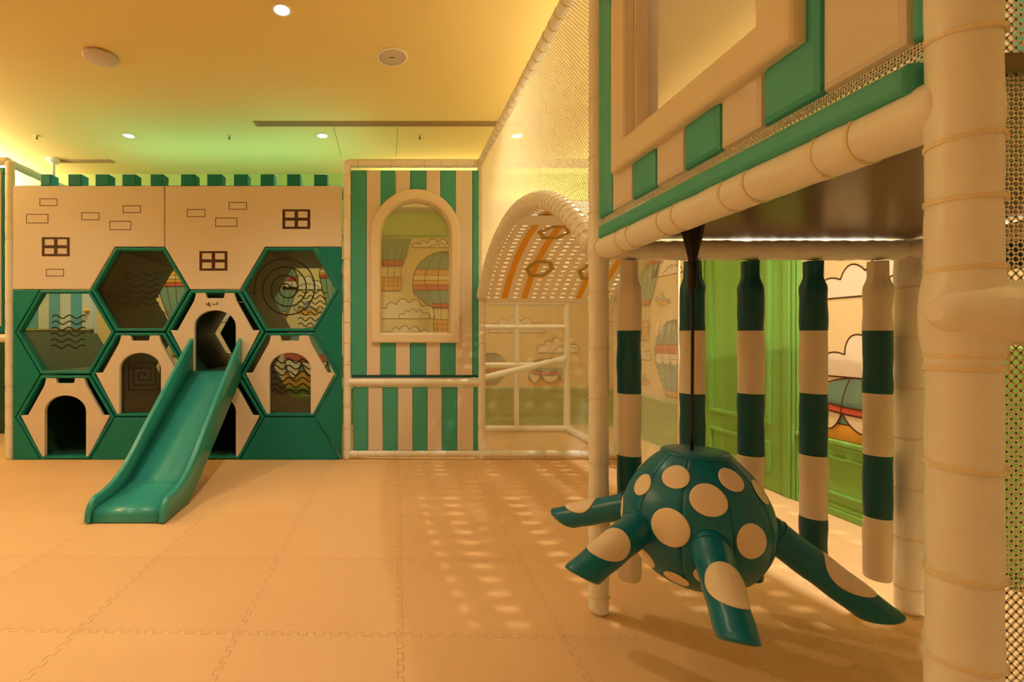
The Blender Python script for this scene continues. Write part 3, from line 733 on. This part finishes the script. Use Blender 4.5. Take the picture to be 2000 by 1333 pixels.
# ------------------------------------------------------------------ striped window panels
def arch(cx, hw, v0, vs, n=24, rev=False):
    p = [(cx+hw, v0)]+[(cx+hw*math.cos(PI*k/n), vs+hw*math.sin(PI*k/n)) for k in range(n+1)]+[(cx-hw, v0)]
    return p
def window_panel(root, F, edges, first, v0, v1, cx, outer, mid, inner, proud, fm, th=.05, ch=.008, rev=0):
    """edges: stripe boundaries; outer/mid/inner = (half width, bottom, spring height) of the arched frame"""
    hw, b0, sp = mid
    for k in range(len(edges)-1):
        a, b2 = sorted((edges[k], edges[k+1])); a += .0008; b2 -= .0008
        m = 'stripe' if (k+first) % 2 == 0 else 'cream'
        top = lambda u: sp+math.sqrt(max(0, hw*hw-(u-cx)**2))
        L, R = cx-hw, cx+hw; polys = []
        if b2 <= L+.004 or a >= R-.004: polys = [rect(a, b2, v0, v1)]
        elif a < L:
            us = [b2+(L-b2)*q/8 for q in range(9)]
            polys = [[(a, v0), (b2, v0), (b2, b0), (L, b0)]+[(u, top(u)) for u in reversed(us)]+[(b2, v1), (a, v1)]]
        elif b2 > R:
            us = [R+(a-R)*q/8 for q in range(9)]
            polys = [[(a, v0), (b2, v0), (b2, v1), (a, v1)]+[(u, top(u)) for u in reversed(us)]+[(R, b0), (a, b0)]]
        else:
            us = [a+(b2-a)*q/8 for q in range(9)]
            polys = [rect(a, b2, v0, b0), [(u, top(u)) for u in us]+[(b2, v1), (a, v1)]]
        for p in polys:
            g = G(); prism(g, p, F, th, ch); g.build('stripe', m, root)
    oh, ob, os_ = outer; ih, ib, is_ = inner
    g = G(); prism(g, arch(cx, oh, ob, os_), lambda u, v, d: F(u, v, d-proud), proud+.01, .014, [arch(cx, ih, ib, is_)], steps=3)
    fr = g.build('window_frame', fm, root)
    for p in range(len(fr.data.polygons)): pass
    g = G(); prism(g, arch(cx, ih+.004, ib-.004, is_), lambda u, v, d: F(u, v, d+.012), th+.02, .002, [arch(cx, ih-.010, ib+.010, is_)]); g.build('window_reveal', fm, root)
    return fr
t1 = thing('window_panel', 'tall teal striped panel with an arched window beside the castle wall', 'panel', (X(811), YC, .7))
ex = [X(v) for v in (686, 716, 743, 773, 801, 832, 860, 889, 922, 936.5)]
hw = lambda a: a*KC
window_panel(t1, front(YC-.022), ex, 0, Z(733), Z(334), X(811.5), (hw(85.5), Z(670), Z(457.5)), (hw(77.5), Z(661), Z(459)), (hw(69), Z(652), Z(461)), .028, 'frame')
g = G(); prism(g, arch(X(811.5), hw(68), Z(651), Z(461)), front(YC+.02), .004, .0); g.build('window_pane', 'smoke', t1)
g = G(); prism(g, rect(X(687), X(937), Z(738), Z(733.5)), front(YC-.018), .05, .004); g.build('bottom_edge', 'bagteal', t1)
t2 = thing('low_striped_board', 'low teal and cream striped panel under the arched tower window', 'panel', (X(811), YC, .1))
for k in range(9):
    a, b2 = [X(v) for v in (690, 719, 747.5, 777, 806, 834.5, 863, 892.5, 925, 938)][k:k+2]
    g = G(); prism(g, rect(a+.0008, b2-.0008, Z(880), Z(757)), front(YC-.015), .045, .008); g.build('stripe', 'stripe' if k % 2 == 0 else 'cream', t2)
t3 = thing('window_panel', 'large striped window panel standing on the raised deck, seen at a slant', 'panel', (.84, 1.3, 1.56))
ey = [-v for v in (1.893, 1.777, 1.632, 1.486, 1.347, 1.198, 1.064, .919, .765, .735)]
window_panel(t3, sidex(.826), ey, 0, 1.566, 2.64, -1.338, (.3875, 1.685, 2.26), (.34, 1.732, 2.26), (.288, 1.78, 2.26), .03, 'frame', th=.05, ch=.014)
g = G(); prism(g, arch(-1.338, .286, 1.782, 2.26), sidex(.876), .004, .0); g.build('window_pane', 'frost', t3)
t4 = thing('striped_side_panel', 'teal and cream striped panel across the far side of the raised deck', 'panel', (GX[1], 1.3, 1.6))
for k in range(8):
    g = G(); prism(g, rect(-1.87+k*.141, -1.87+(k+1)*.141-.002, 1.9, 2.62), sidex(GX[1]-.02), .05, .01); g.build('stripe', 'cream' if k % 2 else 'stripe', t4)
t5 = thing('outlined_panel', 'cream panel with a dark green outline left of the castle post', 'panel', (-4.0, YC, 1.2))
g = G(); prism(g, rect(-4.6, -3.468, 1.155, 2.64), front(YC-.01), .05, .006); g.build('backing', 'green', t5)
g = G(); prism(g, rect(-4.57, -3.488, 1.205, 2.61), front(YC-.022), .03, .006); g.build('cream_pad', 'cream', t5)
# ------------------------------------------------------------------ nets
def net(name, label, F, u0, u1, v0, v1, cell, th, keep=None):
    """diamond net: two families of diagonal cords, broken where keep(u, v) is false"""
    g = G(); H = v1-v0; W = u1-u0; n = int((W+H)/cell)+1
    def seg(a, b2):
        d = Vector((b2[0]-a[0], b2[1]-a[1])); d.normalize(); q = Vector((-d.y, d.x))*th/2
        vs = []
        for p in (a, b2):
            vs += [F(p[0]+q.x, p[1]+q.y, 0), F(p[0]-q.x, p[1]-q.y, 0), F(p[0], p[1], th*.8)]
        g.add(vs, [(0, 1, 4, 3), (1, 2, 5, 4), (2, 0, 3, 5)])
    for sgn in (1, -1):
        for k in range(n+1):
            c = k*cell
            # u - u0 = c - t (sgn 1) or mirrored, v = v0 + t
            ta, tb = max(0, c-W), min(H, c)
            if tb-ta < 1e-4: continue
            U = (lambda t: u0+c-t) if sgn > 0 else (lambda t: u1-c+t)
            if keep is None: seg((U(ta), v0+ta), (U(tb), v0+tb)); continue
            m = max(1, int((tb-ta)/cell)); st = None
            for i in range(m+1):
                t = ta+(tb-ta)*i/m; ok = keep(U(t), v0+t)
                if ok and st is None: st = t
                if (not ok or i == m) and st is not None:
                    if t > st: seg((U(st), v0+st), (U(t), v0+t))
                    st = None
    o = g.build(name, 'net', fix=False)
    return tag(o, label, 'net')
VC, VR, VA, VB = 3.145, 1.74, 1.965, 4.325               # vault of the woven bridge: centre, radius, springings
VZ = DZ+.47-VR
def vz(y): return VZ+math.sqrt(max(0, VR*VR-(y-VC)**2))
net('safety_net', 'white net between the top rail and the arched rim of the woven bridge', sidex(GX[0]+.005), -YC+.04, -1.96, DZ+.02, TOP-.03, .019, .0030,
    lambda u, v: v > vz(-u)+.03)
net('safety_net', 'white net closing the low bay under the woven bridge', front(YC+.005), GX[0]+.035, GX[1]-.03, .075, DZ-.03, .015, .0034)
net('safety_net', 'white net along the mural wall corridor, beside the first hanging bag', sidex(GX[1]-.004), -YC+.03, -3.44, .08, DZ+.3, .019, .0026)
net('safety_net', 'coarse white net right of the big near post', front(.716), GX[0]+.047, GX[1], .05, TOP, .0140, .0030)
net('safety_net', 'narrow strip of white net in the gap under the slanting window panel', sidex(.838), -1.86, -.75, 1.505, 1.564, .010, .0030)
g = G(); g.tube([(GX[1]-.004, 3.44, .05+.0), (GX[1]-.004, 3.44, DZ+.3)], .009, 8); tag(g.build('net_edge_pole', 'net'), 'thin white pole edging the corridor net behind the second bag', 'pole')

# ------------------------------------------------------------------ woven bridge
wv = thing('woven_bridge', 'white webbing arch bridge with orange straps under the netted rail', 'climbing bridge', (1.46, 3.1, DZ))
A0 = math.asin((VA-VC)/VR); A1 = math.asin((VB-VC)/VR)
def vp(x, a, dr=0): return (x, VC+(VR+dr)*math.sin(a), VZ+(VR+dr)*math.cos(a))
nl = 46
lat = None
for k in range(nl):
    a = A0+(A1-A0)*(k+.5)/nl; da = .0195/VR
    if k < 0: continue
    g = G(); x0, x1 = GX[0]+.03, GX[1]-.03
    vs = [vp(x, aa, r) for x in (x0, x1) for aa, r in ((a-da, 0), (a+da, 0), (a+da, .003), (a-da, .003))]
    g.add(vs, [(0, 1, 2, 3), (7, 6, 5, 4), (0, 4, 5, 1), (1, 5, 6, 2), (2, 6, 7, 3), (3, 7, 4, 0)]); g.build('webbing_strap', 'strap', wv)
def arcstrap(name, m, xf, w2, dr, a0=A0, a1=A1, n=24):
    g = G(); rs = []
    for k in range(n+1):
        a = a0+(a1-a0)*k/n; x = xf(k/n)
        rs.append([vp(x-w2, a, dr), vp(x+w2, a, dr), vp(x+w2, a, dr+.003), vp(x-w2, a, dr+.003)])
    g.rings(rs, smooth=False); return g.build(name, m, wv)
for k in range(14):
    x = GX[0]+.09+k*.0835
    arcstrap('webbing_strap', 'strap', lambda t: x, .0235, -.0045)
for x in (1.05, 1.228, 1.715, 1.89): arcstrap('orange_strap', 'ostrap', lambda t: x, .025, -.009)
for x, y in ((1.22, 3.52), (1.27, 4.02), (1.72, 4.05), (1.72, 3.55)):
    g = G(); rs = []
    a = math.asin((y-VC)/VR); R = .125
    for k in range(6):
        t = 2*PI*k/6
        t2 = t+2*PI/6
        q = []
        for r in (R, R-.036):
            for tt in (t, t2): q.append((x+r*math.cos(tt), a+r*math.sin(tt)*1.0/VR))
        vs = [vp(px, aa, -.012) for px, aa in q]+[vp(px, aa, -.008) for px, aa in q]
        g.add(vs, [(0, 1, 3, 2), (4, 6, 7, 5), (0, 4, 5, 1), (2, 3, 7, 6), (0, 2, 6, 4), (1, 5, 7, 3)])
    g.build('hexagon_rim', 'khaki', wv)
for x in (GX[0]+.005, GX[1]):
    g = G(); n = 70; pts = [vp(x, A0+(A1-A0)*k/n, .01) for k in range(n+1)]
    g.tube(pts, lambda i: .048*(1+.02*math.sin(i*1.7)), 16); rim = g.build('rim_pad', 'pipe', wv)
    g = G(); m = 46*8; hp = []
    for k in range(m+1):
        t = k/m; a = A0+(A1-A0)*t; ph = 2*PI*46*t
        hp.append(vp(x+.0505*math.cos(ph), a, .01+.0505*math.sin(ph)))
    g.tube(hp, .0032, 5); g.build('lacing_cord', 'net', rim)
for ya, yb in ((VA, 2.5), (3.16, 3.36)):  # near sheet is unseen, added to block light spots under the deck
    g = G(); rs = []; a0, a1 = [math.asin((q-VC)/VR) for q in (ya, yb)]
    for k in range(17):
        a = a0+(a1-a0)*k/16; rs.append([vp(GX[0]+.03, a, -.020), vp(GX[1]-.03, a, -.020), vp(GX[1]-.03, a, -.016), vp(GX[0]+.03, a, -.016)])
    g.rings(rs, smooth=False); g.build('light_blocking_vinyl', 'pipe', wv)

# ------------------------------------------------------------------ hanging bags
def bag(x, first, label):
    y = 1.925; r = .0440
    root = thing('hanging_bag', label, 'punch bag', (x, y, 0), 'striped bags hanging from the rear deck rail')
    zs = [1.413, 1.195, 1.115, 1.010, .890, .752]
    edges = [1.376, 1.128, .878, .632, .384, .136]
    for k in range(5):
        z1, z0 = edges[k], edges[k+1]; m = ('bagcream', 'bagteal')[(k+first) % 2]; n = 12
        def rad(z):
            q = r*(1+.02*math.sin(z*31+x*9)+.015*math.sin(z*53+x*5))
            if z > 1.30: q *= 1-.30*min(1, (z-1.30)/.035)
            return q
        prof = [(rad(z0+(z1-z0)*i/n), z0+(z1-z0)*i/n) for i in range(n+1)]
        if k == 0: prof = [(rad(z), z) for z in [z0+(1.29-z0)*i/8 for i in range(9)]+[1.305, 1.32, 1.34, 1.36, 1.385, 1.405]]
        if k == 4: prof = [(0, z0+.002), (r*.86, z0), (r*.97, z0+.006)]+prof[1:]
        g = G(); g.lathe(prof, (x, y, 0), 28)
        for i, v in enumerate(g.v):
            d = Vector((v[0]-x, v[1]-y)); a = math.atan2(d.y, d.x); f = 1
            if v[2] > 1.27: f = 1+.07*math.sin(a*7+x*20)*min(1, (v[2]-1.27)/.04)
            f *= 1+.012*math.sin(3*a+v[2]*20+x*11)
            g.v[i] = (x+d.x*f, y+d.y*f, v[2])
        bo = g.build('bag_band', m, root)
        if k == 0: 
            g = G(); g.lathe([(r*.70, 1.295), (r*.75, 1.31), (r*.73, 1.33), (r*.69, 1.335)], (x, y, 0), 24); g.build('gather_tie', m, bo)
    return root
def px925(px): return (px-VPX)/FPX*1.925
names = ['cream topped striped bag beside the slim padded post, first in the row', 'teal topped striped bag hanging straight behind the black swing strap',
         'teal topped striped bag whose foot shows behind the octopus, in front of the green door', 'teal topped striped bag hanging beside the right edge of the green door', 'cream topped striped bag next to the rear right padded post, last in the row']
for px, f, lb in zip((1228.5, 1352, 1466, 1588.5, 1714), (0, 1, 1, 1, 0), names): bag(px925(px), f, lb)

# ------------------------------------------------------------------ octopus swing
OC = Vector((.9585, 1.5, .5415))
oc = thing('octopus_swing', 'teal polka dot octopus ball swing hanging by a black strap under the deck', 'swing', (OC.x, OC.y, 0))
PROF = [(.040, -.207), (.09, -.192), (.148, -.152), (.184, -.10), (.203, -.05), (.2065, 0), (.198, .05), (.177, .10), (.145, .148), (.115, .180), (.090, .2015)]
def catm(p, n=4): return smooth_path(p, n)
pr = catm(PROF, 4)
def prad(z):
    for a, b2 in zip(pr, pr[1:]):
        if a[1] <= z <= b2[1]: return a[0]+(b2[0]-a[0])*(z-a[1])/(b2[1]-a[1]+1e-9)
    return pr[0][0] if z < pr[0][1] else pr[-1][0]
NG = 10
def seam(a): # shallow groove at every seam
    f = ((a-math.radians(-96))/(2*PI/NG)) % 1.0
    return 1-.028*math.exp(-(min(f, 1-f)/.03)**2)
a_s = math.radians(-96)
for k in range(NG):
    a0 = a_s+2*PI*k/NG; g = G(); n = 20; vs = []
    for r, z in pr:
        for i in range(n+1):
            a = a0+2*PI/NG*(i/n)*.997
            flatn = math.cos(PI/NG)/math.cos(((i/n)-.5)*2*PI/NG)
            rr = r*(1-(1-flatn)*.45)*seam(a); vs.append((OC.x+rr*math.cos(a), OC.y+rr*math.sin(a), OC.z+z))
    m = n+1
    g.add(vs, [(i*m+j, i*m+j+1, (i+1)*m+j+1, (i+1)*m+j) for i in range(len(pr)-1) for j in range(n)], True)
    g.build('ball_gore', 'octo', oc)
g = G(); g.lathe([(.093, .195), (.096, .2015), (.091, .2065), (.05, .2085), (0, .209)], OC, 20); g.build('ball_cap', 'octo', oc)
g = G(); g.lathe([(0, -.2085), (.03, -.2085), (.043, -.206)], OC, 20); g.build('ball_base', 'octo', oc)
def ball_pt(a, z, off=.0): 
    r = prad(z)
    f = ((a-a_s)/(2*PI/NG)) % 1.0
    r *= 1-(1-math.cos(PI/NG)/math.cos((f-.5)*2*PI/NG))*.45
    return Vector((OC.x+(r+off)*math.cos(a), OC.y+(r+off)*math.sin(a), OC.z+z))
def ray_ball(px, py):
    d = Vector(((px-VPX)/FPX, 1, -(py-VPY)/FPX)); o = Vector((0, 0, EYE))
    t = 1.0; best = None
    while t < 1.9:
        q = o+d*t; z = q.z-OC.z; h = math.hypot(q.x-OC.x, q.y-OC.y)
        if -.207 < z < .2015:
            e = h-prad(z)
            if e < 0: return q
            if best is None or e < best[0]: best = (e, q)
        t += .002
    return best[1] if best else None
def dot(a, z, rd):
    g = G(); n = 28; c = ball_pt(a, z)
    rs = []
    for fr, off in ((1.0, .0004), (1.0, .0022), (.93, .0026), (.5, .0026), (.001, .0026)):
        ring = []
        for k in range(n):
            t = 2*PI*k/n; dz = rd*fr*math.sin(t); r = max(.05, prad(max(-.2, min(.2, z))))
            slope = (prad(min(.2, z+.02))-prad(max(-.2, z-.02)))/.04
            dz2 = dz/math.sqrt(1+slope*slope)
            zz = max(-.204, min(.2, z+dz2)); rz = max(.05, prad(zz))
            ring.append(ball_pt(a+rd*fr*math.cos(t)/(.5*r+.5*rz), zz, off))
        rs.append(ring)
    g.rings(rs, caps=False); g.build('polka_dot', 'octocream', oc)
for px, py, rd in ((1253, 947, .036), (1319, 932, .038), (1384, 978, .046), (1429, 938, .036), (1307, 1032, .053), (1472, 1060, .047), (1256, 1086, .040), (1320, 1132, .034), (1382, 1126, .034), (1250, 902, .034), (1488, 962, .036), (1209, 988, .036)):
    q = ray_ball(px, py)
    if q is None: continue
    dot(math.atan2(q.y-OC.y, q.x-OC.x), max(-.17, min(.16, q.z-OC.z)), rd)
for a, z, rd in ((60, .05, .05), (95, -.08, .045), (125, .1, .036), (30, -.1, .045), (80, .14, .034)): dot(math.radians(a), z, rd)
def tentacle(tip, zb, r0=.050, r1=.043, dotc=.55, roll=0, daz=0):
    tip = Vector(tip); az = math.atan2(tip.y-OC.y, tip.x-OC.x)
    az += math.radians(daz); base = Vector((OC.x+.175*math.cos(az), OC.y+.175*math.sin(az), OC.z+zb))
    g = G(); n = 16; d = (tip-base); L = d.length; t = d.normalized()
    up = (Vector((0, 0, 1))-t*t.z).normalized(); sd = t.cross(up)
    seg = 22
    def rad(s): return r0+(r1-r0)*s
    def pt(s, ph, off=0):
        sag = .012*math.sin(PI*s)
        skew = 0
        if s > .999: skew = 0
        dirv = up*math.cos(ph)+sd*math.sin(ph)
        w2 = 1+.02*math.sin(s*19+ph*2)
        # the end is cut on a slant: the underside is shorter
        c = base+t*(L*s-.03*math.cos(ph+PI)*0)
        return c+up*sag*.0+dirv*(rad(s)*w2+off)+t*(.035*s*s*math.cos(ph))
    rs = [[pt(i/n, 2*PI*k/seg) for k in range(seg)] for i in range(n+1)]
    e = rs[-1]; c = sum((Vector(q) for q in e), Vector())/seg
    rs.append([c+(Vector(q)-c)*.93+t*.008 for q in e]); rs.append([c+(Vector(q)-c)*.6+t*.012 for q in e])
    g.rings(rs); te = g.build('tentacle', 'octo', oc)
    # round cream patch on the upper side
    g = G(); m = 30; rings = []
    for fr, off in ((1, .0003), (1, .0022), (.92, .0028), (.6, .0028), (.3, .0028), (.001, .0028)):
        rings.append([pt(dotc+.20*fr*math.cos(2*PI*k/m), roll+1.25*fr*math.sin(2*PI*k/m), off) for k in range(m)])
    g.rings(rings, caps=False); g.build('tentacle_dot', 'octocream', te)
    g = G(); ring = [pt(.09, 2*PI*k/24, .0005) for k in range(24)]
    g.tube(ring, .0022, 6, closed=True); g.build('seam_piping', 'octo', te)
tentacle((.672, 1.83, .415), -.005, .044, .042, .62, -.1)
tentacle((.545, 1.345, .438), -.01, .049, .043, .58, -.35, -13)
tentacle((.790, 1.085, .420), -.01, .049, .043, .58, -.15)
tentacle((1.385, 1.357, .318), -.01, .049, .043, .60, .35)
tentacle((1.33, 1.75, .36), -.01, .049, .043)
tentacle((1.09, 1.91, .40), -.01, .045, .040)
# strap: folded fan at the top, cord below
g = G(); rs = []
for z, hw2, th in ((1.4905, .036, .012), (1.47, .036, .012), (1.445, .034, .013), (1.41, .027, .014), (1.375, .019, .014), (1.345, .013, .012), (1.33, .011, .010)):
    ring = []
    for k in range(24):
        a = 2*PI*k/24; f = 1+.12*math.cos(a*6)
        ring.append((OC.x-.008+hw2*math.cos(a)*f, OC.y+th*math.sin(a)*f, z))
    rs.append(ring)
g.rings(rs); g.build('strap_sleeve', 'rope', oc)
g = G(); g.tube([(OC.x-.008, OC.y, 1.34), (OC.x-.009, OC.y, 1.30), (OC.x-.009, OC.y, 1.26), (OC.x-.008, OC.y, 1.235)], lambda i: (.010, .0125, .012, .005)[i], 12); g.build('strap_knot', 'rope', oc)
g = G(); g.tube([(OC.x-.008, OC.y, 1.24), (OC.x-.0085, OC.y, 1.0), (OC.x-.010, OC.y, .80), (OC.x-.010, OC.y, .745)], .0045, 8); g.build('strap_cord', 'rope', oc)

# ------------------------------------------------------------------ ceiling fittings
def disc(name, label, cat, x, y, r, parts, group=None):
    t = thing(name, label, cat, (x, y, CEIL), group)
    for pn, prof, m in parts: 
        g = G(); g.lathe([(a, CEIL+b2) for a, b2 in prof], (x, y, 0), 32); g.build(pn, m, t)
    return t
dl = {(-.67, 3.05): 'recessed downlight nearest the viewer on the orange part of the ceiling', (-2.66, 4.95): 'recessed downlight above the left half of the castle blocks',
      (-.67, 4.95): 'recessed downlight between the slot grille and the castle right end', (1.33, 4.95): 'recessed downlight seen through the tall white net'}
for x, y in dl:
    disc('downlight', dl[(x, y)], 'downlight', x, y, .06,
         [('trim_ring', [(.048, 0), (.064, 0), (.064, -.004), (.052, -.007), (.048, -.003)], 'white'), ('diffuser', [(.0001, -.003), (.048, -.003), (.048, -.002)], 'glow')], 'recessed ceiling downlights')
sx, sy = (766-VPX)/FPX*3.56, 3.56
sp = disc('ceiling_speaker', 'round grilled speaker recessed in the middle of the ceiling', 'speaker', sx, sy, .11,
     [('speaker_rim', [(.102, 0), (.116, 0), (.114, -.006), (.104, -.010), (.100, -.006)], 'white'), ('speaker_grille', [(.0001, -.006), (.08, -.006), (.102, -.004)], 'grille')])
g = G(); g.box(sx-.02, sx+.02, sy-.005, sy+.003, CEIL-.0082, CEIL-.006); g.build('badge', 'dark', sp)
lx, ly = (196-VPX)/FPX*3.55, 3.55
disc('ceiling_disc', 'flat pinkish disc cover standing slightly off the ceiling at the upper left', 'ceiling disc', lx, ly, .12,
     [('disc_plate', [(.0001, -.022), (.105, -.022), (.117, -.018), (.119, -.012), (.112, -.008), (.0001, -.008)], 'grille'), ('disc_neck', [(.085, -.008), (.085, 0)], 'dark')])
for px, lb in ((72, 'small sprinkler head on the bright left part of the ceiling'), (448, 'small sprinkler head between the two rear downlights'), (820, 'small sprinkler head near the tower right of the downlight')):
    x = (px-VPX)/FPX*4.95
    disc('sprinkler_head', lb, 'sprinkler', x, 4.95, .02, [('escutcheon', [(.0001, -.003), (.03, -.003), (.034, 0)], 'ceil'), ('nozzle', [(.0001, -.035), (.012, -.035), (.012, -.03), (.005, -.028), (.006, -.003)], 'dark')], 'ceiling sprinkler heads')
yS = FPX*(CEIL-EYE)/(VPY-241.5)
def slot(x0, x1, y, label):
    t = thing('slot_grille', label, 'air grille', ((x0+x1)/2, y, CEIL))
    g = G(); g.box(x0, x1, y-.055, y+.055, CEIL-.006, CEIL+.0); g.build('grille_frame', M['slotc'], t)
    for k in range(4):
        g = G(); g.box(x0+.02, x1-.02, y-.046+k*.026, y-.040+k*.026, CEIL-.010, CEIL-.004); g.build('blade', M['slotc'], t)
M['slotc'] = mat('slot_grille_paint', (.40, .27, .12), .7)
slot((497-VPX)/FPX*yS, 1.3, yS, 'long narrow slot air grille across the ceiling above the tower')
y2 = FPX*(CEIL-EYE)/(VPY-320.5)
slot((112-VPX)/FPX*y2, (228-VPX)/FPX*y2, y2-.1, 'short slot air grille at the back left of the ceiling')
x = (104-VPX)/FPX*5.6
disc('ceiling_pendant', 'small pale pendant fitting hanging from the ceiling behind the left castle blocks', 'ceiling fitting', x, 5.6, .05, [('canopy', [(.0001, -.05), (.05, -.05), (.07, -.02), (.07, 0)], 'white'), ('stem', [(.0001, -.2), (.018, -.2), (.018, -.05)], 'white')])
# hatch joints in the ceiling
for px, y in ((655, 4.9), (776, 4.9)):
    xx = (px-VPX)/FPX*y
    g = G(); g.box(xx-.003, xx+.003, y-.25, y+.6, CEIL-.0015, CEIL+.01); g.build('hatch_joint', M['slotc'], ceiling)
# ------------------------------------------------------------------ small finish: nothing below
